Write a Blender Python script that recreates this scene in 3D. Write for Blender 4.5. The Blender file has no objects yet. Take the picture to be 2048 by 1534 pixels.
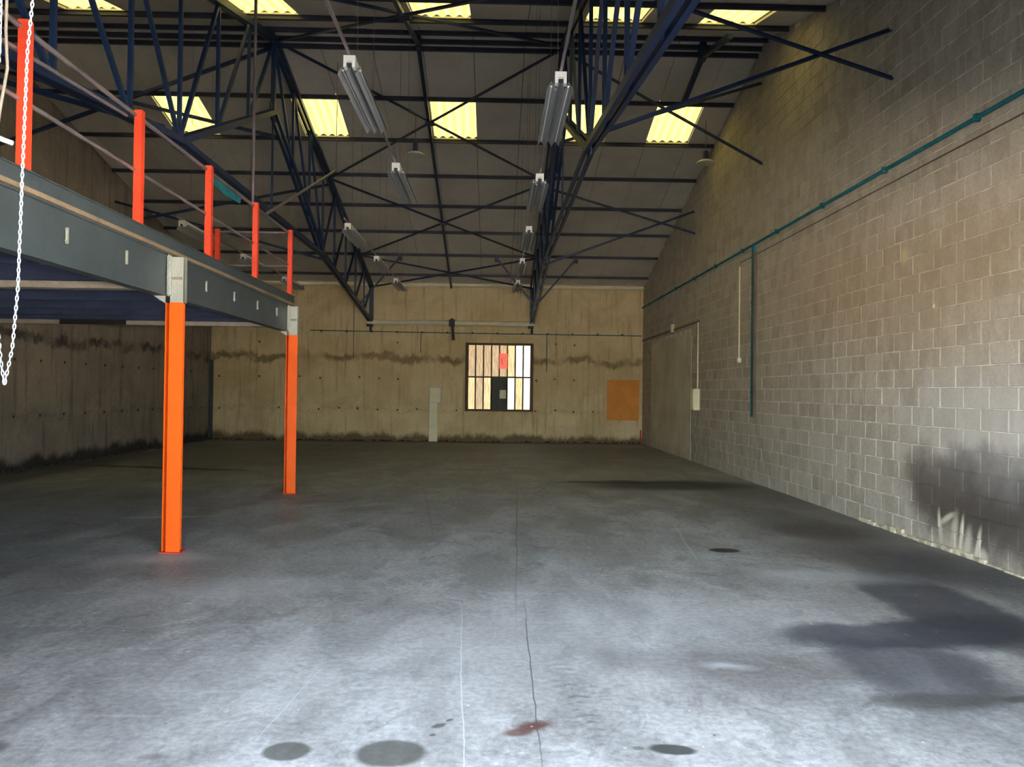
import bpy, math, random
from mathutils import Vector, Matrix
random.seed(7)
R = math.radians
sc = bpy.context.scene
col = sc.collection

# ------------------------------------------------------------------ camera
FPX = 1540.0
CAMH = 1.56
cd = bpy.data.cameras.new('camera')
cam = bpy.data.objects.new('camera', cd)
col.objects.link(cam)
cd.sensor_fit = 'HORIZONTAL'
cd.sensor_width = 36.0
cd.lens = 36.0 * FPX / 2048.0
cd.clip_start = 0.05
cd.clip_end = 300
yaw = math.atan((1024 - 990) / FPX)          # the hall's axis meets the picture at 990, 784
pitch = math.atan((784 - 767) / FPX)
m = Matrix.Rotation(-yaw, 4, 'Z') @ Matrix.Rotation(R(90) + pitch, 4, 'X') @ Matrix.Rotation(0.0122, 4, 'Z')
m.translation = Vector((0, 0, CAMH))
cam.matrix_world = m
sc.camera = cam

# ------------------------------------------------------------------ light and exposure
sc.view_settings.view_transform = 'Standard'
sc.view_settings.look = 'None'
sc.view_settings.gamma = 1.0
sc.view_settings.use_curve_mapping = False
sc.view_settings.exposure = 0.88
SKY_L = 1.95            # strength of the sky
SUN_L = 480.0             # the sun on the yard and the roof, from behind the hall
SKYLIGHT_L = 1.2        # daylight through the translucent roof sheets
w = bpy.data.worlds.new('sky')
sc.world = w
w.use_nodes = True
nt = w.node_tree
bg = nt.nodes['Background']
sk = nt.nodes.new('ShaderNodeTexSky')
sk.sky_type = 'NISHITA'
sk.sun_disc = False
sk.sun_elevation = R(25)
sk.sun_rotation = R(20)
sk.ozone_density = 2.0
haze = nt.nodes.new('ShaderNodeHueSaturation')      # a hazy, milky sky
haze.inputs['Saturation'].default_value = 0.5
nt.links.new(sk.outputs[0], haze.inputs['Color'])
nt.links.new(haze.outputs[0], bg.inputs[0])
bg.inputs[1].default_value = SKY_L
sl = bpy.data.lights.new('sun', 'SUN')
sl.energy = SUN_L
sl.angle = R(0.6)
sl.color = (1.0, 0.93, 0.82)
so = bpy.data.objects.new('sun', sl)
so.rotation_euler = (R(-65), 0, R(-18))
col.objects.link(so)
DX0, DX1, DH, FY = -1.95, 2.45, 3.2, 2.4      # the loading door in the front wall
pl = bpy.data.lights.new('door_daylight', 'AREA')
pl.shape = 'RECTANGLE'
pl.size = DX1 - DX0
pl.size_y = DH
pl.cycles.is_portal = True
po = bpy.data.objects.new('door_daylight', pl)
po.location = ((DX0 + DX1) / 2, FY - 0.25, DH / 2)
po.rotation_euler = (R(90), 0, 0)
col.objects.link(po)

# ------------------------------------------------------------------ node helpers
def sr(r, g, b):
    f = lambda c: (c / 255 / 12.92) if c / 255 <= 0.04045 else ((c / 255 + 0.055) / 1.055) ** 2.4
    return (f(r), f(g), f(b), 1.0)

class NT:
    def __init__(s, name, rough=0.85, metal=0.0, spec=0.3):
        s.m = bpy.data.materials.new(name)
        s.m.use_nodes = True
        s.t = s.m.node_tree
        s.b = s.t.nodes['Principled BSDF']
        s.b.inputs['Roughness'].default_value = rough
        s.b.inputs['Metallic'].default_value = metal
        s.b.inputs['Specular IOR Level'].default_value = spec
    def n(s, typ, **kw):
        x = s.t.nodes.new(typ)
        for k, v in kw.items():
            setattr(x, k, v)
        return x
    def l(s, a, b):
        s.t.links.new(a, b)
    def set(s, sock, v):
        if isinstance(v, bpy.types.NodeSocket):
            s.l(v, sock)
        else:
            sock.default_value = v
    def math(s, op, a, b=0.0, clamp=False):
        x = s.n('ShaderNodeMath', operation=op, use_clamp=clamp)
        s.set(x.inputs[0], a); s.set(x.inputs[1], b)
        return x.outputs[0]
    def pos(s):
        return s.n('ShaderNodeNewGeometry').outputs['Position']
    def obj(s):
        return s.n('ShaderNodeTexCoord').outputs['Object']
    def map(s, v, loc=(0, 0, 0), rot=(0, 0, 0), scale=(1, 1, 1), typ='POINT'):
        x = s.n('ShaderNodeMapping', vector_type=typ)
        s.l(v, x.inputs[0])
        x.inputs['Location'].default_value = loc
        x.inputs['Rotation'].default_value = rot
        x.inputs['Scale'].default_value = scale
        return x.outputs[0]
    def noise(s, v, scale, detail=4, rough=0.6, dist=0.0):
        x = s.n('ShaderNodeTexNoise')
        s.l(v, x.inputs['Vector'])
        x.inputs['Scale'].default_value = scale
        x.inputs['Detail'].default_value = detail
        x.inputs['Roughness'].default_value = rough
        x.inputs['Distortion'].default_value = dist
        return x
    def mr(s, v, a, b, c=0.0, d=1.0, smooth=True):
        x = s.n('ShaderNodeMapRange', interpolation_type='SMOOTHSTEP' if smooth else 'LINEAR')
        s.set(x.inputs[0], v)
        for i, q in enumerate((a, b, c, d)):
            x.inputs[i + 1].default_value = q
        return x.outputs[0]
    def mix(s, f, a, b, blend='MIX'):
        x = s.n('ShaderNodeMix', data_type='RGBA', blend_type=blend)
        s.set(x.inputs[0], f); s.set(x.inputs[6], a); s.set(x.inputs[7], b)
        return x.outputs[2]
    def bump(s, h, strength, dist=0.01):
        x = s.n('ShaderNodeBump')
        x.inputs['Strength'].default_value = strength
        x.inputs['Distance'].default_value = dist
        s.l(h, x.inputs['Height'])
        s.l(x.outputs[0], s.b.inputs['Normal'])
    def base(s, c):
        s.set(s.b.inputs['Base Color'], c)
    def blob(s, v, c, r, rot=0.0, soft=0.3):
        # 0..1 mask of an ellipse: v is a plane position already shaken by noise
        q = s.map(v, (c[0], c[1], 0), (0, 0, rot), (r[0], r[1], 1), 'TEXTURE')
        x = s.n('ShaderNodeVectorMath', operation='LENGTH')
        s.l(q, x.inputs[0])
        return s.mr(x.outputs['Value'], 1 + soft, 1 - soft, 0, 1)

def painted(name, c, rough=0.5, metal=0.0, var=0.12, spec=0.4, scale=3.0):
    k = NT(name, rough, metal, spec)
    p = k.obj()
    a = k.noise(p, scale, 5, 0.65)
    b = k.noise(p, scale * 14, 3, 0.6)
    d = tuple(max(0, x * (1 - 2.2 * var)) for x in c[:3]) + (1,)
    e = tuple(min(1, x * (1 + var)) for x in c[:3]) + (1,)
    k.base(k.mix(k.mr(k.math('ADD', k.math('MULTIPLY', a.outputs[0], 0.7), k.math('MULTIPLY', b.outputs[0], 0.3)), 0.35, 0.62), d, e))
    k.bump(b.outputs[0], 0.08, 0.003)
    return k.m

M = {}
M['blue_steel'] = painted('blue_painted_steel', sr(22, 42, 76), 0.45, 0.1)
M['grey_steel'] = painted('grey_painted_steel', sr(64, 74, 80), 0.5, 0.1, 0.07)
M['galv'] = painted('galvanised_steel', sr(176, 180, 172), 0.45, 0.3, 0.08)
M['orange'] = painted('orange_painted_steel', sr(255, 100, 22), 0.42, 0.0, 0.05)
M['orange_dull'] = painted('orange_red_painted_steel', sr(206, 66, 40), 0.5, 0.0, 0.08)
M['rail'] = painted('grey_rail_tube', sr(120, 112, 118), 0.4, 0.4)
M['trim_brown'] = painted('rusty_trim', sr(134, 118, 100), 0.7, 0.1, 0.15, scale=1.2)
M['purlin'] = painted('dark_purlin_steel', sr(50, 52, 66), 0.55, 0.1)
M['black'] = painted('black_steel', sr(24, 24, 28), 0.6)
M['white'] = painted('white_enamel', sr(236, 236, 230), 0.4, 0, 0.04)
M['cream'] = painted('cream_plastic', sr(244, 238, 204), 0.85, 0, 0.04, 0.1)
M['reflector'] = painted('dusty_reflector', sr(140, 143, 147), 0.4, 0.2, 0.06)
M['tube'] = painted('fluorescent_tube_glass', sr(214, 216, 214), 0.25, 0, 0.02)
M['teal'] = painted('teal_conduit', sr(44, 108, 118), 0.9, 0, 0.12, 0.0)
M['cable'] = painted('dark_cable', sr(88, 80, 70), 0.7)
M['beam_pale'] = painted('pale_weathered_tube', sr(244, 238, 212), 0.7, 0, 0.04)
M['ply'] = painted('orange_plywood', sr(226, 150, 66), 0.7, 0, 0.05, scale=2)
M['red'] = painted('red_paint', sr(190, 40, 34), 0.5)
M['chain'] = painted('zinc_chain', sr(122, 128, 134), 0.4, 0.2, 0.04)
M['frame_brown'] = painted('brown_window_frame', sr(96, 74, 52), 0.7)
M['deck'] = painted('dark_ribbed_deck', sr(34, 42, 66), 0.5, 0.3)
M['joist'] = painted('dark_joist_steel', sr(60, 70, 100), 0.5, 0.2)
M['joist_pale'] = painted('pale_edge_flange', sr(150, 142, 132), 0.6, 0.1)
M['board'] = painted('mezzanine_floor_board', sr(120, 104, 84), 0.8)
M['paper'] = painted('paper_notice', sr(244, 236, 210), 0.9)
M['dark_pane'] = painted('dark_board', sr(60, 64, 62), 0.6)
M['soffit'] = painted('grey_brown_roof_board', sr(202, 194, 184), 0.9, 0, 0.05, scale=1.1)
M['roofing'] = painted('dark_roofing', sr(60, 56, 54), 0.9)
M['yard'] = painted('pale_yard_concrete', sr(176, 170, 160), 0.9)
M['ceramic'] = painted('white_reflector_lamp', sr(200, 198, 190), 0.4)

# translucent roof sheet: glows with the daylight above it, ribs a little deeper in colour
k = NT('translucent_roof_sheet', 0.5)
p = k.pos()
wv = k.n('ShaderNodeTexWave', wave_type='BANDS', bands_direction='X', wave_profile='SIN')
k.l(p, wv.inputs['Vector'])
wv.inputs['Scale'].default_value = 0.314 / 0.18
wv.inputs['Distortion'].default_value = 0.6
nz = k.noise(k.map(p, scale=(3, 0.6, 1)), 2.2, 4)
f = k.math('ADD', k.math('MULTIPLY', wv.outputs['Fac'], 0.5), k.math('MULTIPLY', nz.outputs[0], 0.5))
c = k.mix(k.mr(f, 0.25, 0.75), (0.72, 0.56, 0.15, 1), (0.98, 0.86, 0.26, 1))
k.base(c)
k.l(c, k.b.inputs['Emission Color'])
k.b.inputs['Emission Strength'].default_value = SKYLIGHT_L
M['skylight'] = k.m

def pane(name, c, st):
    k = NT(name, 0.3)
    p = k.pos()
    a = k.noise(k.map(p, scale=(9, 1, 0.9)), 3.0, 4)
    d = tuple(x * 0.62 for x in c[:3]) + (1,)
    q = k.mix(k.mr(a.outputs[0], 0.34, 0.62), d, c)
    k.base(q)
    k.l(q, k.b.inputs['Emission Color'])
    k.b.inputs['Emission Strength'].default_value = st
    return k.m
M['pane_warm'] = pane('cream_backlit_glass', sr(214, 184, 140), 0.5)
M['pane_yellow'] = pane('yellow_backlit_glass', sr(240, 216, 156), 0.62)
M['pane_white'] = pane('white_backlit_glass', sr(250, 252, 238), 0.85)

M['red_glow'] = pane('red_backlit_sign', sr(216, 74, 50), 0.85)
# floor: trowelled concrete with oil stains, tyre marks and scratches
k = NT('stained_concrete_floor', 0.62, 0, 0.35)
p = k.pos()
wob = k.noise(p, 1.6, 5, 0.62)
wv_ = k.n('ShaderNodeVectorMath', operation='SUBTRACT')
k.l(wob.outputs['Color'], wv_.inputs[0]); wv_.inputs[1].default_value = (0.5, 0.5, 0.5)
def shaken(amount):
    a = k.n('ShaderNodeVectorMath', operation='MULTIPLY_ADD')
    k.l(wv_.outputs[0], a.inputs[0]); a.inputs[1].default_value = (amount,) * 3; k.l(p, a.inputs[2])
    return a.outputs[0]
P0, P1, P2 = shaken(0.05), shaken(0.5), shaken(1.4)
big = k.noise(p, 0.35, 5, 0.6)
mid = k.noise(k.map(p, scale=(1.0, 0.55, 1)), 1.5, 6, 0.68, 0.6)
fine = k.noise(p, 24, 6, 0.72)
streak = k.noise(k.map(p, rot=(0, 0, 0.5), scale=(0.6, 5, 1)), 2.0, 5, 0.65)
c = k.mix(k.mr(mid.outputs[0], 0.34, 0.66), sr(128, 128, 124), sr(168, 168, 163))
c = k.mix(k.mr(big.outputs[0], 0.38, 0.64, 0, 0.45), c, sr(138, 136, 130))
c = k.mix(k.mr(streak.outputs[0], 0.55, 0.72, 0, 0.35), c, sr(186, 189, 190))
grime = k.noise(k.map(p, (7, 3, 0), scale=(1.0, 0.7, 1)), 3.4, 7, 0.78, 0.8)
c = k.mix(k.mr(grime.outputs[0], 0.5, 0.64, 0, 0.42), c, sr(98, 96, 92))
pat = k.noise(k.map(p, (1, 8, 0)), 0.9, 6, 0.7, 1.0)
c = k.mix(k.mr(pat.outputs[0], 0.53, 0.6, 0, 0.28), c, sr(150, 146, 142))
fg = k.mr(fine.outputs[0], 0.3, 0.7, 0.74, 1.18)
cc = k.n('ShaderNodeVectorMath', operation='SCALE')
k.l(c, cc.inputs[0]); k.l(fg, cc.inputs['Scale'])
c = cc.outputs[0]
OIL = sr(64, 63, 56); BRN = sr(70, 60, 54); WET = sr(58, 59, 66); PALE = sr(198, 200, 198); RED = sr(84, 52, 44); DK = sr(46, 46, 44)
# (centre x, y), (radius x, y), turn, softness, colour, opacity, how much the edge is shaken
for (ce, ra, ro, sf, cl, op, V) in [
    # far and middle dark bands beside the right wall
    ((3.0, 13.1), (1.35, 0.62), 0.1, 0.45, DK, 0.85, P1), ((2.3, 13.5), (1.2, 0.22), 0.05, 0.5, DK, 0.8, P1),
    ((4.1, 12.2), (0.7, 1.4), 0.2, 0.6, DK, 0.5, P1), ((3.6, 9.6), (0.45, 1.7), 0.15, 0.6, DK, 0.45, P1),
    ((3.75, 8.75), (0.6, 0.6), 0, 0.5, BRN, 0.62, P1), ((4.3, 9.0), (0.5, 2.2), 0, 0.6, BRN, 0.38, P1),
    ((3.65, 7.3), (0.55, 0.9), 0.3, 0.5, BRN, 0.6, P1), ((4.15, 6.9), (0.75, 0.9), 0, 0.5, WET, 0.5, P1),
    # the big wet looking patch at the right
    ((3.35, 5.75), (0.42, 1.0), 0.0, 0.2, WET, 0.8, P1), ((2.75, 5.05), (0.85, 0.32), 0.08, 0.2, WET, 0.85, P1),
    ((3.3, 5.05), (0.6, 0.4), 0, 0.2, WET, 0.6, P1), ((2.42, 4.35), (0.42, 0.6), -0.2, 0.28, WET, 0.68, P1),
    ((2.3, 3.92), (0.36, 0.10), 0.05, 0.4, OIL, 0.6, P0), ((2.75, 3.95), (0.12, 0.04), 0.2, 0.4, OIL, 0.7, P0),
    ((1.55, 4.42), (0.6, 0.22), 0.05, 0.7, BRN, 0.35, P1), ((0.95, 4.55), (0.32, 0.2), 0.1, 0.7, BRN, 0.35, P1),
    ((1.1, 4.0), (0.35, 0.25), 0.1, 0.7, BRN, 0.25, P1),
    ((1.35, 4.42), (0.14, 0.05), 0, 0.9, PALE, 0.5, P1),
    # oil spots in front
    ((-0.88, 3.36), (0.105, 0.085), 0, 0.14, OIL, 0.82, P0), ((-0.43, 3.34), (0.15, 0.125), 0, 0.14, OIL, 0.82, P0),
    ((0.80, 3.375), (0.10, 0.05), -0.15, 0.2, sr(52, 54, 48), 0.92, P0), ((0.655, 3.385), (0.027, 0.018), 0, 0.3, OIL, 0.6, P0),
    ((0.20, 3.58), (0.13, 0.06), 0.2, 0.5, RED, 0.95, P1), ((0.12, 3.54), (0.07, 0.035), 0.1, 0.4, RED, 0.8, P0),
    ((-0.25, 3.62), (0.035, 0.02), 0.6, 0.3, OIL, 0.9, P0), ((-0.20, 3.68), (0.02, 0.012), 0.6, 0.3, OIL, 0.9, P0),
    ((-0.27, 3.52), (0.015, 0.012), 0.6, 0.3, OIL, 0.8, P0), ((-2.15, 3.37), (0.07, 0.07), 0, 0.4, OIL, 0.7, P0),
    ((-1.42, 3.30), (0.06, 0.03), 0, 0.6, BRN, 0.5, P0),
    ((2.32, 7.68), (0.155, 0.11), 0, 0.22, sr(44, 46, 42), 0.95, P0),
    # old dirt on the left and along the walls, broad soft darker patches farther back
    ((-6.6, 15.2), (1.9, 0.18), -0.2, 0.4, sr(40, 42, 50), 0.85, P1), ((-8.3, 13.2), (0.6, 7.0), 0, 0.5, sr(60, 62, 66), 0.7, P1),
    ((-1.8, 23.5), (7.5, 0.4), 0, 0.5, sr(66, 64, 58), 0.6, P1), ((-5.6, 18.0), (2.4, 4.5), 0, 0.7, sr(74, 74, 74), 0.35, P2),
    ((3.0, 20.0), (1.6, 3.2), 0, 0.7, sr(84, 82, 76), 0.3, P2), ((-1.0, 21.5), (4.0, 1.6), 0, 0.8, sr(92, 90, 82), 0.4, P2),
    # rubbed pale patches
    ((0.8, 5.4), (1.2, 0.7), 0.1, 0.8, PALE, 0.22, P2), ((-0.6, 4.4), (1.3, 0.6), 0, 0.8, PALE, 0.15, P2),
    ((-2.0, 6.1), (0.8, 0.35), 0.2, 0.7, PALE, 0.25, P1), ((2.9, 6.6), (0.6, 0.25), -0.2, 0.6, PALE, 0.35, P1),
    ((-4.0, 9.4), (0.5, 0.07), 0.15, 0.6, PALE, 0.5, P0), ((-3.0, 7.15), (0.45, 0.22), 0, 0.6, PALE, 0.4, P1),
]:
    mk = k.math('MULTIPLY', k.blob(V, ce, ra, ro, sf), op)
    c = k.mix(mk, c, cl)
# tyre treads: short bars across the track
brkn = k.mr(k.noise(p, 7, 4, 0.7).outputs[0], 0.42, 0.6)
for (ce, ra, ro, ps, op) in [((0.44, 3.95), (0.085, 0.50), 0.12, 40, 0.6), ((-1.03, 4.6), (0.08, 0.5), -0.3, 40, 0.35),
                             ((-0.25, 5.75), (0.10, 0.45), -0.75, 34, 0.45), ((0.42, 5.3), (0.1, 0.5), 0.1, 36, 0.2),
                             ((-0.72, 5.0), (0.07, 0.45), -0.3, 40, 0.25)]:
    q = k.map(P0, (ce[0], ce[1], 0), (0, 0, ro), (1, 1, 1), 'TEXTURE')
    sx = k.n('ShaderNodeSeparateXYZ'); k.l(q, sx.inputs[0])
    s_ = k.math('SINE', k.math('MULTIPLY', k.math('ADD', sx.outputs[1], k.math('MULTIPLY', k.math('ABSOLUTE', sx.outputs[0]), 0.4)), ps * 2))
    mk = k.math('MULTIPLY', k.math('MULTIPLY', k.mr(s_, 0.0, 0.8), k.blob(P0, ce, ra, ro, 0.6)), k.math('MULTIPLY', brkn, op))
    c = k.mix(mk, c, sr(84, 84, 82))
c = k.mix(k.math('MULTIPLY', k.math('MULTIPLY', k.blob(P1, (0.33, 8.0), (0.12, 1.3), 0.0, 0.5), 0.35), 1.0), c, sr(84, 84, 78))
# specks of grit and plaster
for (sc_, lo, hi, cl_, op) in ((13, 0.77, 0.80, sr(226, 226, 220), 0.7), (17, 0.78, 0.81, sr(50, 48, 46), 0.6)):
    vo = k.n('ShaderNodeTexNoise'); k.l(k.map(p, (sc_, 3.1, 0)), vo.inputs['Vector']); vo.inputs['Scale'].default_value = sc_; vo.inputs['Detail'].default_value = 2
    c = k.mix(k.math('MULTIPLY', k.mr(vo.outputs[0], lo - 0.04, hi), op), c, cl_)
# lines: construction joint, chalk line, scratches
for (ce, ra, ro, cl, op) in [((0.225, 4.4), (0.004, 1.3), -0.01, sr(64, 62, 60), 0.7), ((0.29, 9.5), (0.006, 3.9), -0.03, sr(96, 94, 90), 0.7),
                             ((-0.165, 4.3), (0.004, 1.5), 0.05, PALE, 0.5), ((2.05, 8.3), (0.012, 1.2), -0.12, PALE, 0.25),
                             ((-1.0, 3.9), (0.004, 0.5), -0.1, PALE, 0.35), ((-2.1, 5.2), (0.008, 0.25), -0.8, PALE, 0.3),
                             ((1.5, 11.5), (0.01, 2.2), 0.25, sr(104, 104, 100), 0.5), ((0.7, 12.0), (0.012, 2.4), -0.2, sr(104, 104, 100), 0.45),
                             ((-0.9, 10.5), (0.012, 2.4), 0.12, sr(104, 104, 100), 0.35), ((0.75, 5.6), (0.006, 0.8), 0.3, PALE, 0.15)]:
    c = k.mix(k.math('MULTIPLY', k.blob(P0, ce, ra, ro, 0.25), op), c, cl)
k.base(c)
k.l(k.mr(mid.outputs[0], 0.3, 0.7, 0.52, 0.78), k.b.inputs['Roughness'])
k.bump(fine.outputs[0], 0.18, 0.004)
M['floor'] = k.m

# concrete block: every block its own tone, soot and lime stains and a painted warm glow on the wall
def wall_stains_and_glow(k, c, V0, V1):
    for (ce, ra, ro, sf, cl, op, V) in [
        ((7.5, 0.60), (1.0, 0.40), 0.0, 0.4, sr(70, 60, 54), 0.9, V1), ((6.9, 0.78), (0.9, 0.30), 0, 0.4, sr(88, 80, 72), 0.65, V1),
        ((6.2, 0.5), (1.3, 0.5), 0, 0.4, sr(78, 72, 66), 0.88, V1), ((8.1, 0.75), (0.35, 0.3), 0.0, 0.5, sr(96, 88, 78), 0.5, V1),
        ((9.5, 2.9), (2.6, 0.75), 0.15, 0.7, sr(160, 134, 106), 0.4, V1), ((7.2, 2.95), (0.9, 0.5), 0.1, 0.7, sr(154, 130, 108), 0.3, V1),  # warm bounced light painted into the block colour as a brown tint
        # lime that ran down to the foot of the wall
        ((7.86, 0.20), (0.035, 0.17), -0.15, 0.6, sr(206, 198, 176), 0.8, V0), ((7.74, 0.33), (0.13, 0.03), -0.5, 0.6, sr(206, 198, 176), 0.8, V0),
        ((7.62, 0.20), (0.05, 0.18), 0.2, 0.7, sr(206, 198, 176), 0.75, V0), ((7.74, 0.14), (0.12, 0.12), 0, 0.8, sr(170, 160, 140), 0.6, V0),
        ((7.50, 0.20), (0.03, 0.17), 0.15, 0.6, sr(216, 208, 188), 0.85, V0), ((7.40, 0.14), (0.05, 0.14), 0.2, 0.7, sr(206, 198, 176), 0.7, V0),
        ((7.24, 0.16), (0.03, 0.15), 0.25, 0.6, sr(216, 208, 188), 0.85, V0), ((7.17, 0.06), (0.07, 0.07), 0, 0.6, sr(206, 198, 176), 0.7, V0),
        ((7.0, 1.3), (1.4, 0.5), 0.0, 0.7, sr(196, 194, 190), 0.35, V1),  # broad paler grey patch on the near courses
        ((8.6, 3.15), (0.07, 0.09), 0, 0.5, sr(198, 184, 150), 0.7, V0),
        ((8.0, 2.52), (0.018, 0.025), 0, 0.3, sr(236, 214, 180), 0.9, V0)]:
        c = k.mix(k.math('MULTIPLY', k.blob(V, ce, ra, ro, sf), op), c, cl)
    return c
def yz(k, amt):
    p = k.pos()
    nzz = k.noise(p, 2.6, 5, 0.65)
    a = k.n('ShaderNodeVectorMath', operation='SUBTRACT'); k.l(nzz.outputs['Color'], a.inputs[0]); a.inputs[1].default_value = (0.5,) * 3
    b = k.n('ShaderNodeVectorMath', operation='MULTIPLY_ADD'); k.l(a.outputs[0], b.inputs[0]); b.inputs[1].default_value = (amt,) * 3; k.l(p, b.inputs[2])
    s = k.n('ShaderNodeSeparateXYZ'); k.l(b.outputs[0], s.inputs[0])
    q = k.n('ShaderNodeCombineXYZ'); k.l(s.outputs[1], q.inputs[0]); k.l(s.outputs[2], q.inputs[1])
    return q.outputs[0]
CH, BL = 0.2075, 0.40
k = NT('grey_brown_concrete_block', 0.92, 0, 0.2)
V0, V1 = yz(k, 0.04), yz(k, 0.55)
s = k.n('ShaderNodeSeparateXYZ'); k.l(k.pos(), s.inputs[0])
row = k.math('FLOOR', k.math('DIVIDE', s.outputs[2], CH))
shift = k.math('MULTIPLY', k.math('MODULO', row, 2.0), 0.27)
cellx = k.math('FLOOR', k.math('DIVIDE', k.math('SUBTRACT', s.outputs[1], k.math('ADD', shift, 0.01)), BL))
cb = k.n('ShaderNodeCombineXYZ'); k.l(cellx, cb.inputs[0]); k.l(row, cb.inputs[1])
wn = k.n('ShaderNodeTexWhiteNoise', noise_dimensions='2D'); k.l(cb.outputs[0], wn.inputs['Vector'])
gr = k.noise(k.pos(), 30, 5, 0.7)
md = k.noise(k.map(k.pos(), scale=(1, 1.6, 0.7)), 3.2, 5, 0.65)
c = k.mix(wn.outputs['Value'], sr(158, 149, 134), sr(176, 167, 152))
c = k.mix(k.mr(md.outputs[0], 0.4, 0.66, 0, 0.6), c, sr(192, 184, 170))
c = k.mix(k.mr(gr.outputs[0], 0.42, 0.7, 0, 0.35), c, sr(124, 116, 102))
c = wall_stains_and_glow(k, c, V0, V1)
k.base(c); k.bump(gr.outputs[0], 0.35, 0.006)
M['block'] = k.m
k = NT('pale_mortar', 0.95, 0, 0.2)
V0, V1 = yz(k, 0.04), yz(k, 0.55)
gr = k.noise(k.pos(), 6, 5, 0.7)
c = k.mix(k.mr(gr.outputs[0], 0.35, 0.62), sr(178, 170, 152), sr(226, 220, 206))
c = wall_stains_and_glow(k, c, V0, V1)
k.base(c)
M['mortar'] = k.m
k = NT('pale_lime_deposit', 0.9); gr = k.noise(k.pos(), 9, 5, 0.7)
k.base(k.mix(k.mr(gr.outputs[0], 0.35, 0.62), sr(150, 142, 122), sr(222, 212, 182)))
M['lime'] = k.m

def concrete(name, c1, c2, dark, band, foot=0.9):
    k = NT(name, 0.92, 0, 0.2)
    p = k.pos()
    a = k.noise(p, 0.9, 6, 0.65, 0.4)
    st = k.noise(k.map(p, scale=(5, 5, 0.35)), 1.4, 5, 0.65)
    g = k.noise(p, 22, 5, 0.7)
    c = k.mix(k.mr(a.outputs[0], 0.35, 0.65), c1, c2)
    c = k.mix(k.mr(st.outputs[0], 0.5, 0.72, 0, 0.55), c, dark)
    c = k.mix(k.mr(g.outputs[0], 0.45, 0.7, 0, 0.25), c, dark)
    s = k.n('ShaderNodeSeparateXYZ'); k.l(p, s.inputs[0])
    e = k.noise(k.map(p, scale=(1, 1, 0.5)), 1.1, 7, 0.75)
    hz = k.math('ADD', s.outputs[2], k.math('MULTIPLY', k.math('SUBTRACT', e.outputs[0], 0.5), 1.1))
    # pour joint at 2.6 m and darker, ragged foot of the wall
    b1 = k.mr(k.math('ABSOLUTE', k.math('SUBTRACT', hz, band)), 0.16, 0.04)
    b2 = k.mr(k.math('ADD', s.outputs[2], k.math('MULTIPLY', k.math('SUBTRACT', e.outputs[0], 0.5), 0.8)), 0.30, 0.10)
    b3 = k.math('MULTIPLY', k.mr(k.math('ABSOLUTE', k.math('SUBTRACT', hz, 0.95)), 0.06, 0.01), 0.18)
    brk = k.mr(k.noise(p, 0.8, 4, 0.7).outputs[0], 0.42, 0.58, 0.25, 1.0)
    c = k.mix(k.math('MULTIPLY', k.math('MULTIPLY', b1, brk), 0.85), c, tuple(x * 0.6 for x in dark[:3]) + (1,))
    c = k.mix(b3, c, dark)
    c = k.mix(k.math('MULTIPLY', b2, foot), c, tuple(x * 0.5 for x in dark[:3]) + (1,))
    k.base(c)
    k.bump(g.outputs[0], 0.3, 0.006)
    return k.m
M['concrete_back'] = concrete('ochre_cast_concrete', sr(204, 184, 142), sr(228, 208, 166), sr(136, 114, 80), 2.55)
M['concrete_left'] = concrete('grey_cast_concrete', sr(128, 120, 112), sr(146, 136, 124), sr(60, 58, 62), 2.5)
M['render'] = concrete('rendered_infill', sr(196, 188, 162), sr(216, 208, 184), sr(168, 160, 136), 9, 0.2)
M['plain_wall'] = painted('front_wall_render', sr(126, 118, 106), 0.95)

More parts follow.
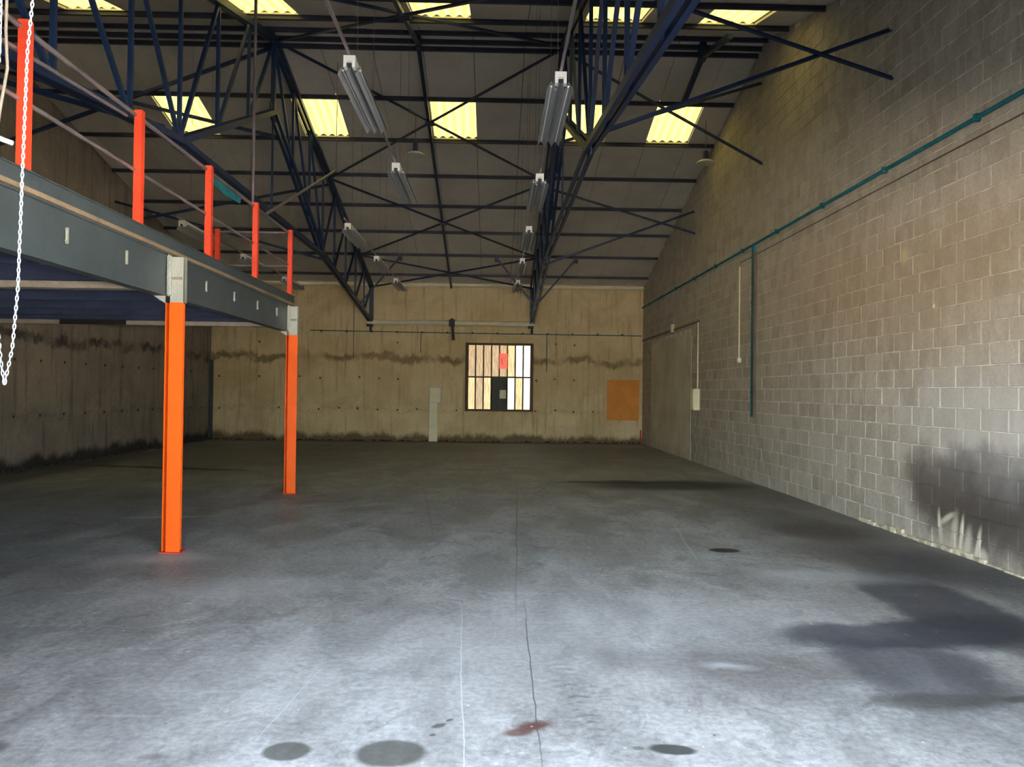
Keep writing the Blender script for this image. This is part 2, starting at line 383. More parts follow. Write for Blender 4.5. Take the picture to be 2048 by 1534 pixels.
# ------------------------------------------------------------------ mesh helpers
class MB:
    def __init__(s):
        s.v = []; s.f = []
    def add(s, vs, fs):
        o = len(s.v)
        s.v += [tuple(x) for x in vs]
        s.f += [tuple(i + o for i in q) for q in fs]
        return s
    def box(s, x0, x1, y0, y1, z0, z1):
        v = [(x, y, z) for z in (z0, z1) for y in (y0, y1) for x in (x0, x1)]
        return s.add(v, [(0, 2, 3, 1), (4, 5, 7, 6), (0, 1, 5, 4), (2, 6, 7, 3), (0, 4, 6, 2), (1, 3, 7, 5)])
    def cbox(s, x0, x1, y0, y1, z0, z1, c):
        # box with chamfered long edges towards every side (24 verts)
        v = []; f = []
        xs, ys, zs = (x0, x1), (y0, y1), (z0, z1)
        idx = {}
        for i in (0, 1):
            for j in (0, 1):
                for q in (0, 1):
                    sx, sy, sz = (c, -c)[i], (c, -c)[j], (c, -c)[q]
                    for a in range(3):
                        P = [xs[i] + sx, ys[j] + sy, zs[q] + sz]
                        P[a] = (xs[i], ys[j], zs[q])[a]
                        idx[(i, j, q, a)] = len(v); v.append(tuple(P))
        for a in range(3):
            b, d = [t for t in range(3) if t != a]
            for e in (0, 1):
                L = []
                for (m1, m2) in ((0, 0), (1, 0), (1, 1), (0, 1)):
                    t = [0, 0, 0]; t[a] = e; t[b] = m1; t[d] = m2
                    L.append(idx[(t[0], t[1], t[2], a)])
                f.append(tuple(L))
        for a in range(3):                    # edges along axis a
            b, d = [t for t in range(3) if t != a]
            for m1 in (0, 1):
                for m2 in (0, 1):
                    t0 = [0, 0, 0]; t0[b] = m1; t0[d] = m2; t1 = list(t0); t1[a] = 1
                    f.append((idx[(*t0, b)], idx[(*t1, b)], idx[(*t1, d)], idx[(*t0, d)]))
        for i in (0, 1):
            for j in (0, 1):
                for q in (0, 1):
                    f.append(tuple(idx[(i, j, q, a)] for a in range(3)))
        return s.add(v, f)
    def bar(s, p0, p1, wd, ht, up=(0, 0, 1)):
        p0, p1 = Vector(p0), Vector(p1)
        d = (p1 - p0).normalized(); u = Vector(up)
        if abs(d.dot(u)) > 0.98: u = Vector((0, 1, 0))
        r = d.cross(u).normalized(); u = r.cross(d).normalized()
        v = [q + r * a * wd / 2 + u * b * ht / 2 for q in (p0, p1) for a, b in ((-1, -1), (1, -1), (1, 1), (-1, 1))]
        return s.add(v, [(0, 3, 2, 1), (4, 5, 6, 7), (0, 1, 5, 4), (1, 2, 6, 5), (2, 3, 7, 6), (3, 0, 4, 7)])
    def angle(s, p0, p1, w1, t=0.008, up=(0, 0, 1)):
        # L section
        p0, p1 = Vector(p0), Vector(p1)
        d = (p1 - p0).normalized(); u = Vector(up)
        if abs(d.dot(u)) > 0.98: u = Vector((0, 1, 0))
        r = d.cross(u).normalized(); u = r.cross(d).normalized()
        return s.prof(p0, p1, r, u, [(0, 0), (w1, 0), (w1, t), (t, t), (t, w1), (0, w1)])
    def prof(s, p0, p1, r, u, pts):
        n = len(pts)
        v = [q + r * a + u * b for q in (p0, p1) for a, b in pts]
        return s.add(v, [tuple(range(n))[::-1], tuple(range(n, 2 * n))] + [(i, (i + 1) % n, (i + 1) % n + n, i + n) for i in range(n)])
    def ibeam(s, p0, p1, b, h, tw=0.007, tf=0.011, up=(0, 0, 1)):
        p0, p1 = Vector(p0), Vector(p1)
        d = (p1 - p0).normalized(); u = Vector(up)
        if abs(d.dot(u)) > 0.98: u = Vector((0, 1, 0))
        r = d.cross(u).normalized(); u = r.cross(d).normalized()
        B, Hh, T = b / 2, h / 2, tw / 2
        return s.prof(p0, p1, r, u, [(-B, -Hh), (B, -Hh), (B, -Hh + tf), (T, -Hh + tf), (T, Hh - tf), (B, Hh - tf), (B, Hh), (-B, Hh), (-B, Hh - tf), (-T, Hh - tf), (-T, -Hh + tf), (-B, -Hh + tf)])
    def tube(s, pts, r, n=8, cap=True):
        pts = [Vector(q) for q in pts]
        rings = []
        for i, q in enumerate(pts):
            a = pts[max(i - 1, 0)]; b = pts[min(i + 1, len(pts) - 1)]
            d = (b - a).normalized()
            u = Vector((0, 0, 1)) if abs(d.z) < 0.95 else Vector((0, 1, 0))
            x = d.cross(u).normalized(); y = x.cross(d).normalized()
            rings.append([q + x * r * math.cos(t * 2 * math.pi / n) + y * r * math.sin(t * 2 * math.pi / n) for t in range(n)])
        v = [q for g in rings for q in g]; f = []
        for i in range(len(pts) - 1):
            for t in range(n):
                f.append((i * n + t, i * n + (t + 1) % n, (i + 1) * n + (t + 1) % n, (i + 1) * n + t))
        if cap:
            f.append(tuple(range(n))[::-1]); f.append(tuple(range(len(v) - n, len(v))))
        return s.add(v, f)
    def lathe(s, c, prof, n=16, axis='z'):
        v = []; f = []
        for (r, h) in prof:
            for t in range(n):
                a = t * 2 * math.pi / n
                P = (r * math.cos(a), r * math.sin(a), h)
                if axis == 'y': P = (P[0], P[2], P[1])
                if axis == 'x': P = (P[2], P[0], P[1])
                v.append((c[0] + P[0], c[1] + P[1], c[2] + P[2]))
        for i in range(len(prof) - 1):
            for t in range(n):
                f.append((i * n + t, i * n + (t + 1) % n, (i + 1) * n + (t + 1) % n, (i + 1) * n + t))
        f.append(tuple(range(n))[::-1]); f.append(tuple(range(len(v) - n, len(v))))
        return s.add(v, f)
    def mesh(s, name, mat):
        me = bpy.data.meshes.new(name)
        me.from_pydata(s.v, [], s.f)
        me.materials.append(mat)
        me.update()
        return me
    def build(s, name, mat, parent=None, smooth=False, loc=None):
        me = s.mesh(name, mat)
        if smooth:
            ek = {tuple(sorted(e.vertices)): e for e in me.edges}
            for q in me.polygons:
                q.use_smooth = len(q.vertices) <= 4
                if len(q.vertices) > 4:          # flat caps keep a crisp rim
                    for kk in q.edge_keys: ek[tuple(sorted(kk))].use_edge_sharp = True
        o = bpy.data.objects.new(name, me)
        col.objects.link(o)
        if parent: o.parent = parent
        if loc: o.location = loc
        return o

def tag(o, label=None, cat=None, group=None, kind=None):
    if label: o['label'] = label
    if cat: o['category'] = cat
    if group: o['group'] = group
    if kind: o['kind'] = kind
    return o
def empty(name, loc, label, cat, group=None):
    o = bpy.data.objects.new(name, None)
    o.empty_display_size = 0.1
    col.objects.link(o); o.location = loc
    return tag(o, label, cat, group)
class At:
    """builds parts in world coordinates under an Empty that stands at loc"""
    def __init__(s, root):
        s.r = root; s.o = Vector(root.location)
    def put(s, mb, name, mat, parent=None, smooth=False):
        mb.v = [tuple(Vector(q) - s.o) for q in mb.v]
        return mb.build(name, mat, parent or s.r, smooth)
def copy_tree(o, parent=None):
    c = o.copy(); col.objects.link(c)
    if parent: c.parent = parent
    for ch in [q for q in kids.get(o.name, [])]:
        copy_tree(ch, c)
    return c
kids = {}
def index_kids():
    kids.clear()
    for o in bpy.data.objects:
        if o.parent: kids.setdefault(o.parent.name, []).append(o)
ORD = ['first', 'second', 'third', 'fourth', 'fifth', 'sixth', 'seventh', 'eighth', 'ninth', 'tenth']

# ------------------------------------------------------------------ measures of the hall
XL, XR, YB = -8.8, 4.62, 24.0
RY = 13.2
def roof(y):
    return 11.11 - 0.26 * y if y >= RY else 4.25 + 0.26 * y
CE = 0.04            # underside of the roof boards above the purlin line
def project(x, y, z):
    q = cam.matrix_world.inverted() @ Vector((x, y, z))
    return 1024 + FPX * q.x / -q.z, 767 - FPX * q.y / -q.z

# ------------------------------------------------------------------ floor, yard
nx, ny = 2, 2
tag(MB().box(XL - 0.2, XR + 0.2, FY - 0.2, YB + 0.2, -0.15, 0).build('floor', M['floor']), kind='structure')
tag(MB().box(-40, 40, -70, FY - 0.2, -0.17, -0.02).build('floor_yard', M['yard']), kind='structure')

# ------------------------------------------------------------------ right wall of blocks
def gable(x0, x1, y0, y1, name, mat):
    ys = [y0, RY, y1]
    v = []
    for x in (x0, x1):
        v += [(x, y0, -0.05), (x, y1, -0.05), (x, y1, roof(y1) + CE + 0.1), (x, RY, roof(RY) + CE + 0.1), (x, y0, roof(y0) + CE + 0.1)]
    return MB().add(v, [(0, 1, 2, 3, 4), (9, 8, 7, 6, 5)] + [(i, i + 5, (i + 1) % 5 + 5, (i + 1) % 5) for i in range(5)]).build(name, mat)
wall_right = tag(gable(XR, XR + 0.2, FY - 0.2, YB + 0.2, 'wall_right', M['mortar']), kind='structure')
PY0, PY1, PH = 18.0, 22.6, 3.03           # the walled-up opening near the back
cells = []
cut = []
J = 0.012
row = 0
while True:
    z0 = row * CH; z1 = z0 + CH
    if z1 > roof(RY) + CE: break
    y = 0.01 + (row % 2) * 0.27 - BL * 2
    while y < YB:
        a, b = max(y, FY + 0.01), min(y + BL, YB)
        y += BL
        if b - a < 0.06: continue
        mid_y = (a + b) / 2
        if z1 > min(roof(a), roof(b)) + CE - 0.01:
            ta, tb = min(z1, roof(a) + CE) - J / 2, min(z1, roof(b) + CE) - J / 2
            if min(ta, tb) > z0 + 0.03: cut.append((a + J / 2, b - J / 2, z0 + J / 2, ta, tb))
            continue
        if z0 < PH and b > PY0 - 0.02 and a < PY1 + 0.02:
            if a < PY0 - 0.1: b = PY0
            elif b > PY1 + 0.1: a = PY1
            else: continue
        cells.append((a, b, z0, z1))
    row += 1
def seen(cell):
    a, b, z0, z1 = cell
    u, v = project(XR, b, (z0 + z1) / 2)
    return 0 <= u <= 2048 and 0 <= v <= 1534
vis = sorted([q for q in cells if seen(q)], key=lambda q: q[0])
near = set(vis[:300])
full = {}
rest = MB()
for q in cells:
    a, b, z0, z1 = q
    pr = 0.006 + 0.005 * random.random()
    if q in near:
        key = (round(b - a, 3))
        variants = full.setdefault(key, [])
        if len(variants) < 4:
            jj = J * (0.7 + 0.7 * random.random())
            variants.append(MB().cbox(-pr, 0.05, jj / 2, b - a - jj / 2, jj / 2, CH - jj / 2, 0.004).mesh('block', M['block']))
        o = bpy.data.objects.new('block', random.choice(variants))
        col.objects.link(o); o.parent = wall_right; o.location = (XR, a, z0)
    else:
        rest.box(XR - pr, XR + 0.05, a + J / 2, b - J / 2, z0 + J / 2, z1 - J / 2)
for (a, b, z0, ta, tb) in cut:
    x0, x1 = XR - 0.008, XR + 0.05
    rest.add([(x, y, z) for x in (x0, x1) for (y, z) in ((a, z0), (b, z0), (b, tb), (a, ta))], [(0, 1, 2, 3), (7, 6, 5, 4), (0, 4, 5, 1), (1, 5, 6, 2), (2, 6, 7, 3), (3, 7, 4, 0)])
tag(rest.build('blockwork', M['block'], wall_right), kind='stuff')
# rendered panel of the walled-up opening, its lintel
MB().cbox(XR - 0.016, XR + 0.04, PY0, PY1, 0.0, PH, 0.006).build('rendered_infill', M['render'], wall_right)
MB().box(XR - 0.03, XR + 0.03, 17.3, YB, 3.19, 3.235).build('lintel_angle', M['cable'], wall_right)
# lime crust along the foot of the wall and the flowing deposits above it
mb = MB()
yy = 6.0
while yy < 9.4:
    L = 0.14 + 0.2 * random.random(); h = 0.03 + 0.05 * random.random() if yy > 6.9 else 0.02
    mb.cbox(XR - 0.03 - 0.02 * random.random(), XR, yy, yy + L - 0.01, 0, h, 0.006)
    yy += L
tag(mb.build('lime_crust', M['lime'], wall_right), kind='stuff')
# ------------------------------------------------------------------ cast concrete walls
wall_back = tag(MB().box(XL - 0.2, XR, YB + 0.02, YB + 0.25, -0.05, 2.0).build('wall_back', M['concrete_back']), kind='structure')
WX0, WX1, WZ0, WZ1 = -0.88, 1.14, 1.00, 3.03
wb = MB()
wb.box(XL - 0.2, WX0, YB + 0.02, YB + 0.25, -0.05, 5.1); wb.box(WX1, XR + 0.2, YB + 0.02, YB + 0.25, -0.05, 5.1)
wb.box(WX0, WX1, YB + 0.02, YB + 0.25, -0.05, WZ0); wb.box(WX0, WX1, YB + 0.02, YB + 0.25, WZ1, 5.1)
wall_back.data = wb.mesh('wall_back', M['concrete_back'])
def cut_rects(x0, x1, z0, z1):
    # panel minus the window
    if x1 <= WX0 or x0 >= WX1 or z1 <= WZ0 or z0 >= WZ1: return [(x0, x1, z0, z1)]
    out = []
    if z0 < WZ0: out.append((x0, x1, z0, WZ0))
    if z1 > WZ1: out.append((x0, x1, WZ1, z1))
    za, zb = max(z0, WZ0), min(z1, WZ1)
    if x0 < WX0: out.append((x0, WX0, za, zb))
    if x1 > WX1: out.append((WX1, x1, za, zb))
    return out
bx = [XL]
while bx[-1] + 1.22 < XR - 0.3: bx.append(bx[-1] + 1.22)
bx.append(XR)
for z0, z1 in ((0.0, 2.52), (2.54, 3.55), (3.56, 4.86)):
    for i in range(len(bx) - 1):
        rs = cut_rects(bx[i] + 0.005, bx[i + 1] - 0.005, z0, z1)
        mb = MB(); pr = random.uniform(0, 0.008)
        for r_ in rs: mb.box(r_[0], r_[1], YB - pr, YB + 0.03, r_[2], r_[3])
        if rs: mb.build('concrete_panel', M['concrete_back'], wall_back)
# form-tie holes
mb = MB()
for z in (0.98, 1.95, 3.05):
    for i in range(22):
        if random.random() < (0.35 if z < 3 else 0.7): continue
        x = XL + 0.3 + i * 0.61
        if WX0 - .1 < x < WX1 + .1 and z > 0.9: continue
        mb.lathe((x + random.uniform(-.03, .03), YB - 0.013, z + random.uniform(-.03, .03)), [(0.022 + 0.02 * random.random(), 0), (0.034, 0.012)], 7, 'y')
tag(mb.build('tie_holes', M['cable'], wall_back), kind='stuff')
wall_left = tag(gable(XL - 0.2, XL - 0.02, FY - 0.2, YB + 0.2, 'wall_left', M['concrete_left']), kind='structure')
yy = FY
while yy < YB - 0.1:
    y1 = min(yy + 1.22, YB)
    for z0, z1 in ((0.0, 2.5), (2.52, 4.86)):
        if z0 > 2 and y1 < 0: continue
        pr = random.uniform(0, 0.01)
        MB().box(XL - 0.03, XL + pr, yy + 0.005, y1 - 0.005, z0, z1).build('concrete_panel', M['concrete_left'], wall_left)
    yy = y1
mb = MB()
for z in (1.0, 2.05):
    for i in range(26):
        mb.lathe((XL + 0.0, FY + 0.4 + i * 0.82, z), [(0.034, 0), (0.028, 0.014)], 8, 'x')
tag(mb.build('tie_holes', M['black'], wall_left), kind='stuff')
# crumbled spoil along the foot of left and back walls
mb = MB()
for i in range(260):
    y = random.uniform(9, 23.9); s_ = random.uniform(0.02, 0.075)
    x = XL + abs(random.gauss(0, 0.10)) + 0.03
    mb.lathe((x, y, s_ * 0.3), [(s_ * 0.9, -s_ * .3), (s_, 0), (s_ * 0.5, s_ * 0.55)], 5)
for i in range(160):
    x = random.uniform(XL, XR); s_ = random.uniform(0.015, 0.05)
    mb.lathe((x, YB - 0.03 - abs(random.gauss(0, 0.06)), s_ * 0.3), [(s_ * 0.9, -s_ * .3), (s_, 0), (s_ * 0.5, s_ * 0.55)], 5)
tag(mb.build('concrete_crumbs', M['concrete_left']), 'dark crumbled concrete lying along the foot of the walls', 'rubble', kind='stuff')
# corner strip and wall-top strip
tag(MB().cbox(XL, XL + 0.10, YB - 0.16, YB, 0, 2.45, 0.01).build('trim_1', M['grey_steel']), kind='structure')
tag(MB().cbox(XL, XR, YB - 0.10, YB + 0.02, 4.80, 4.87, 0.01).build('trim_2', M['beam_pale']), kind='structure')
mb = MB()
xx = XL + 0.1
while xx < XR:
    mb.box(xx, xx + 0.09, YB - 0.03, YB - 0.01, 4.765, 4.80); xx += 0.177
tag(mb.build('trim_3', M['concrete_back']), kind='structure')

# front wall with the loading door opening (behind the camera's view)
fw = MB()
fw.box(XL - 0.2, DX0, FY - 0.2, FY, -0.05, 4.9); fw.box(DX1, XR + 0.2, FY - 0.2, FY, -0.05, 4.9)
fw.box(DX0, DX1, FY - 0.2, FY, DH, 4.9)
tag(fw.build('wall_front', M['plain_wall']), kind='structure')
d1 = MB()
d1.bar((DX0 - 0.04, FY + 0.05, 0), (DX0 - 0.04, FY + 0.05, DH), 0.06, 0.08); d1.bar((DX1 + 0.04, FY + 0.05, 0), (DX1 + 0.04, FY + 0.05, DH), 0.06, 0.08)
d1.tube([(DX0 - 0.1, FY + 0.28, DH + 0.28), (DX1 + 0.1, FY + 0.28, DH + 0.28)], 0.22, 20)
d1.box(DX0 - 0.12, DX0 - 0.08, FY, FY + 0.5, DH, DH + 0.52); d1.box(DX1 + 0.08, DX1 + 0.12, FY, FY + 0.5, DH, DH + 0.52)
tag(d1.build('door_1', M['galv']), kind='structure')

# ------------------------------------------------------------------ roof: boards between the purlins, skylight sheets
FAR = [24.0] + [23.27 - 1.39 * i for i in range(8)] + [RY]
NEAR = [RY, 12.10, 10.75, 9.40, 8.05, 6.70, 5.35, 4.00, FY]
XS = [XL, -8.55] + [-7.65 + 0.9 * i for i in range(14)] + [XR]
ceil = MB()
rows = [(FAR[i + 1], FAR[i], 'far', i) for i in range(len(FAR) - 1)] + [(NEAR[i + 1], NEAR[i], 'near', i) for i in range(len(NEAR) - 1)]
def slab(mb, x0, x1, y0, y1, lo, hi):
    za, zb = roof(y0), roof(y1)
    v = []
    for (y, z) in ((y0, za), (y1, zb)):
        for x in (x0, x1):
            v += [(x, y, z + lo), (x, y, z + hi)]
    return mb.add(v, [(0, 2, 6, 4), (1, 5, 7, 3), (0, 1, 3, 2), (4, 6, 7, 5), (0, 4, 5, 1), (2, 3, 7, 6)])
SKX = [-6.75, -4.05, -1.35, 1.35, 3.15]
is_sky = lambda x0, side, i: any(abs(x0 - q) < 0.05 for q in SKX) and ((side == 'far' and i == 6) or (side == 'near' and i == 1))
# FAR rows: index 6 is between y 14.93 and 16.32
for (y0, y1, side, i) in rows:
    for j in range(len(XS) - 1):
        if not is_sky(XS[j], side, i):
            slab(ceil, XS[j] - (0.2 if j == 0 else 0), XS[j + 1] + (0.2 if j == len(XS) - 2 else 0), y0, y1, CE + 0.04, CE + 0.09)
ceiling = tag(ceil.build('ceiling', M['roofing']), kind='structure')
for (y0, y1, side, i) in rows:
    for j in range(len(XS) - 1):
        if is_sky(XS[j], side, i): continue
        g = 0.006; dz = random.uniform(-0.004, 0.004)
        slab(MB(), XS[j] + g, XS[j + 1] - g, y0 + g, y1 - g, CE + dz, CE + 0.045).build('ceiling_panel', M['soffit'], ceiling)
names = ['leftmost', 'second from the left', 'middle', 'fourth from the left', 'rightmost']
for side, i in (('far', 6), ('near', 1)):
    y0, y1 = [(a, b) for (a, b, s_, q) in rows if s_ == side and q == i][0]
    for n_, x0 in enumerate(SKX):
        mb = MB(); N = 40
        for q in range(N + 1):
            x = x0 + 0.9 * q / N
            dz = 0.022 * math.cos(q / N * 5 * 2 * math.pi)
            mb.v += [(x, y0 - 0.02, roof(y0) + CE + 0.05 + dz), (x, y1 + 0.02, roof(y1) + CE + 0.05 + dz)]
        mb.f = [(2 * q, 2 * q + 2, 2 * q + 3, 2 * q + 1) for q in range(N)]
        o = mb.build('skylight', M['skylight'], smooth=True)
        so_ = o.modifiers.new('s', 'SOLIDIFY'); so_.thickness = 0.003
        wh = 'of the far row' if side == 'far' else 'of the near row by the ridge'
        tag(o, f'yellow corrugated translucent sheet, {names[n_]} {wh}', 'skylight', 'yellow skylight sheets in the roof')

# purlins
def purlin(y, label):
    z = roof(y)
    mb = MB().ibeam((XL, y, z), (XR, y, z), 0.05, 0.075)
    tag(mb.build('roof_purlin', M['purlin']), label, 'roof beam', 'dark steel purlins under the roof')
for i, y in enumerate(FAR[1:-1]):
    purlin(y, f'dark steel purlin across the far roof slope, {ORD[i]} up from the back wall')
for i, y in enumerate(NEAR[1:-1]):
    purlin(y, f'dark steel purlin across the near roof slope, {ORD[i]} down from the ridge')
for dy, lb in ((0.16, 'far'), (-0.16, 'near')):
    y = RY + dy; z = roof(y)
    tag(MB().ibeam((XL, y, z), (XR, y, z), 0.05, 0.075).build('ridge_purlin', M['purlin']), f'dark steel ridge purlin on the {lb} side of the roof ridge', 'roof beam', 'pair of ridge purlins')

# ------------------------------------------------------------------ trusses
XT1, XT2 = -3.85, 1.12
Q1, Q2 = 17.05, 2 * RY - 17.05            # ends of the level tie
TIE = 4.55
CR = 6.30                                  # lower apex of the rafters
FOOT = 3.68
def low(y):                                 # underside line of the rafter truss
    d = abs(y - RY)
    if d <= Q1 - RY: return CR + (TIE - CR) * d / (Q1 - RY)
    return TIE + (FOOT - TIE) * (d - (Q1 - RY)) / (YB - 0.15 - Q1)
def truss(x, label):
    root = empty('roof_truss', (x, YB - 0.12, FOOT), label, 'roof truss', 'blue lattice roof trusses')
    A = At(root); B = M['blue_steel']
    ye, yn = YB - 0.12, FY + 0.12
    up = lambda y: roof(y) - 0.14
    for s_ in (-1, 1):                      # twin angle rafters
        xo = x + s_ * 0.045
        A.put(MB().bar((xo, ye, up(ye)), (xo, RY, up(RY)), 0.05, 0.09), 'top_chord', B)
        A.put(MB().bar((xo, RY, up(RY)), (xo, yn, up(yn)), 0.05, 0.09), 'top_chord', B)
        A.put(MB().bar((xo, ye, FOOT), (xo, Q1, TIE), 0.05, 0.08), 'bottom_chord', B)
        A.put(MB().bar((xo, Q1, TIE), (xo, RY, CR), 0.05, 0.08), 'bottom_chord', B)
        A.put(MB().bar((xo, Q2, TIE), (xo, RY, CR), 0.05, 0.08), 'bottom_chord', B)
        A.put(MB().bar((xo, yn, FOOT), (xo, Q2, TIE), 0.05, 0.08), 'bottom_chord', B)
        A.put(MB().bar((xo, Q1, TIE), (xo, Q2, TIE), 0.045, 0.07), 'tie', B)
    A.put(MB().bar((x, ye, FOOT - 0.12), (x, ye, up(ye) + 0.04), 0.12, 0.09), 'heel_post', B)
    A.put(MB().bar((x, yn, FOOT - 0.12), (x, yn, up(yn) + 0.04), 0.12, 0.09), 'heel_post', B)
    A.put(MB().bar((x, RY, CR), (x, RY, up(RY)), 0.07, 0.07), 'king_post', B)
    A.put(MB().bar((x, RY, TIE), (x, RY, CR), 0.03, 0.03), 'hanger', B)
    for sgn in (1, -1):
        ys = [RY + sgn * q for q in (0.0, 1.3, 2.6, 3.85, 5.1, 6.5, 7.9, 9.3, 10.6)]
        for q in range(1, 8):
            y = ys[q]
            A.put(MB().bar((x, y, low(y)), (x, y, up(y)), 0.045, 0.045), 'strut', B)
        for q in range(8):
            a, b = ys[q], ys[q + 1]
            if q < 3: pa, pb = (x, b, low(b)), (x, a, up(a))
            else: pa, pb = (x, a, low(a)), (x, b, up(b))
            A.put(MB().bar(pa, pb, 0.045, 0.045), 'diagonal', B)
    for (y, z) in ((RY, up(RY)), (RY, CR), (Q1, TIE), (Q2, TIE), (17.6, up(17.6)), (8.8, up(8.8)), (21.6, up(21.6)), (4.8, up(4.8)), (ye, FOOT + 0.03)):
        A.put(MB().box(x - 0.012, x + 0.012, y - 0.17, y + 0.17, z - 0.13, z + 0.11), 'gusset_plate', B)
    return root
truss(XT1, 'dark blue lattice roof truss running in depth on the left, beside the mezzanine')
truss(XT2, 'dark blue lattice roof truss running in depth on the right, seen almost edge on')

# bracing in the slopes between the trusses
def cross(p, label, cat='brace', grp='roof bracing crosses', r=0.035):
    (a0, a1), (b0, b1) = p
    c0 = (Vector(a0) + Vector(a1)) / 2
    root = empty('cross_brace', c0, label, cat, grp)
    A = At(root)
    A.put(MB().angle(a0, a1, r * 1.5), 'rod', M['blue_steel']); A.put(MB().angle(b0, b1, r * 1.5), 'rod', M['blue_steel'])
    if b0[0] == b1[0] or abs(a0[1] - a1[1]) > 0.5:
        A.put(MB().box(c0.x - 0.09, c0.x + 0.09, c0.y - 0.09, c0.y + 0.09, c0.z - 0.03, c0.z), 'centre_plate', M['blue_steel'])
    return root
def rp(x, y, d=0.18): return (x, y, roof(y) - d)
for (ya, yb, lb) in ((RY, 17.6, 'just behind the ridge'), (17.6, 21.6, 'halfway down the far slope'), (21.6, 23.8, 'against the back wall'),
                     (8.8, RY, 'just in front of the ridge'), (4.8, 8.8, 'low on the near slope')):
    cross(((rp(XT1, ya), rp(XT2, yb)), (rp(XT1, yb, 0.2), rp(XT2, ya, 0.2))), f'dark blue roof bracing cross between the two trusses, {lb}')
# upright crosses from truss to side walls
for (y, zt, zb, lb) in ((8.9, 5.86, 5.27, 'nearest the front'), (13.3, 7.0, 5.57, 'below the ridge'), (17.8, 5.8, 5.28, 'farther back')):
    t, b = roof(y) - 0.2, low(y) + 0.05
    if y == 13.3: b = 5.9
    cross((((XT2, y, t), (XR - 0.01, y, zb)), ((XT2, y + 0.04, b), (XR - 0.01, y + 0.04, zt))), f'blue angle-iron cross from right truss to block wall, {lb}', 'brace', 'wall bracing crosses')
    cross((((XT1, y, t), (XL + 0.01, y, zb)), ((XT1, y + 0.04, b), (XL + 0.01, y + 0.04, zt))), f'blue angle-iron cross from left truss to left wall, {lb}', 'brace', 'left bracing crosses')
# mid-bay ridge stays
def stay(x, y0, y1, wd, d, label):
    mb = MB().bar((x, y0, roof(y0) - d), (x, RY, roof(RY) - d - 0.03), wd, wd).bar((x, RY, roof(RY) - d - 0.03), (x, y1, roof(y1) - d), wd, wd)
    mb.box(x - wd * 0.7, x + wd * 0.7, RY - 0.08, RY + 0.08, roof(RY) - d - 0.1, roof(RY) - 0.05)
    tag(mb.build('ridge_stay', M['blue_steel']), label, 'roof beam')
stay(-1.39, 5.0, 23.85, 0.06, 0.14, 'long thin dark blue stay running down the middle of the roof bay')
stay(3.52, 11.6, 14.6, 0.08, 0.24, 'short bent dark blue stay under the ridge near the block wall')
# fly braces by the back wall
for (x, dx, lb) in ((XT2, 1.15, 'right of the right truss'), (XT2, -1.12, 'left of the right truss'), (XT1, 1.12, 'right of the left truss'), (XT1, -1.12, 'left of the left truss')):
    y = 21.9
    mb = MB().angle((x, y, low(y) + 0.05), (x + dx, y, roof(y) - 0.08), 0.05)
    mb.box(x + dx - 0.05, x + dx + 0.05, y - 0.04, y + 0.04, roof(y) - 0.16, roof(y) - 0.05)
    tag(mb.build('fly_brace', M['blue_steel']), f'short slanting dark brace by the back wall, {lb}', 'brace', 'short braces by the back wall')
# pale tube between the truss feet
root = empty('crane_tube', (-1.35, YB - 0.25, 3.66), 'pale horizontal tube hung between the truss feet above the window', 'beam')
A = At(root)
A.put(MB().tube([(XT1 - 0.1, YB - 0.25, 3.66), (XT2 + 0.08, YB - 0.25, 3.66)], 0.075, 14), 'tube', M['beam_pale'], smooth=True)
for x in (XT1, XT2):
    A.put(MB().bar((x, YB - 0.2, 3.36), (x, YB - 0.2, 3.60), 0.07, 0.05).box(x - 0.12, x + 0.05, YB - 0.30, YB - 0.12, 3.53, 3.60), 'bracket', M['black'])
A.put(MB().bar((-1.35, YB - 0.25, 3.80), (-1.30, YB - 0.25, 3.14), 0.09, 0.12).box(-1.44, -1.26, YB - 0.36, YB - 0.14, 3.56, 3.76), 'clamp', M['black'])

# ------------------------------------------------------------------ fluorescent fittings in rows
def fitting():
    root = empty('fluorescent_light', (0, 0, 0), 'x', 'light')
    b = MB().box(-0.045, 0.045, 0, 1.56, 0.04, 0.10)
    b.build('housing', M['white'], root)
    W = 0.115; pts = [(-W, -0.03), (-0.075, 0.04), (-0.0375, -0.03), (0, 0.04), (0.0375, -0.03), (0.075, 0.04), (W, -0.03)]
    mb = MB(); n = len(pts)
    y0, y1 = 0.06, 1.60
    for y in (y0, y1):
        mb.v += [(a, y, c) for a, c in pts] + [(a, y, c + 0.006) for a, c in pts]
    for i in range(n - 1):
        mb.f += [(i, i + 1, i + 1 + 2 * n, i + 2 * n), (i + n, i + 3 * n, i + 1 + 3 * n, i + 1 + n), (i, i + n, i + n + 1, i + 1), (i + 2 * n, i + 2 * n + 1, i + 3 * n + 1, i + 3 * n)]
    mb.build('reflector', M['reflector'], root)
    for x in (-0.056, 0.056):
        MB().tube([(x * 1.33, 0.09, 0.015), (x * 1.33, 1.55, 0.015)], 0.010, 8).build('tube', M['tube'], root, True)
    e = MB().box(-0.05, 0.05, -0.02, 0.05, 0.05, 0.10).box(-0.05, -0.025, -0.02, 0.05, 0.0, 0.05).box(0.025, 0.05, -0.02, 0.05, 0.0, 0.05)
    e.build('end_bracket', M['white'], root)
    MB().box(-0.018, 0.018, -0.022, -0.018, 0.0, 0.035).build('socket', M['black'], root)
    return root
proto = fitting()
index_kids()
LZ = 4.20
LY = [6.55, 9.62, 12.68, 15.74, 18.8]
rowsL = [('right row beside the right truss', 0.53, (0, 1, 2, 3, 4)), ('middle row between the trusses', -1.27, (0, 1)),
         ('left row beside the left truss', -2.45, (2, 3, 4)), ('row above the mezzanine', -5.15, (2, 3, 4))]
first = True
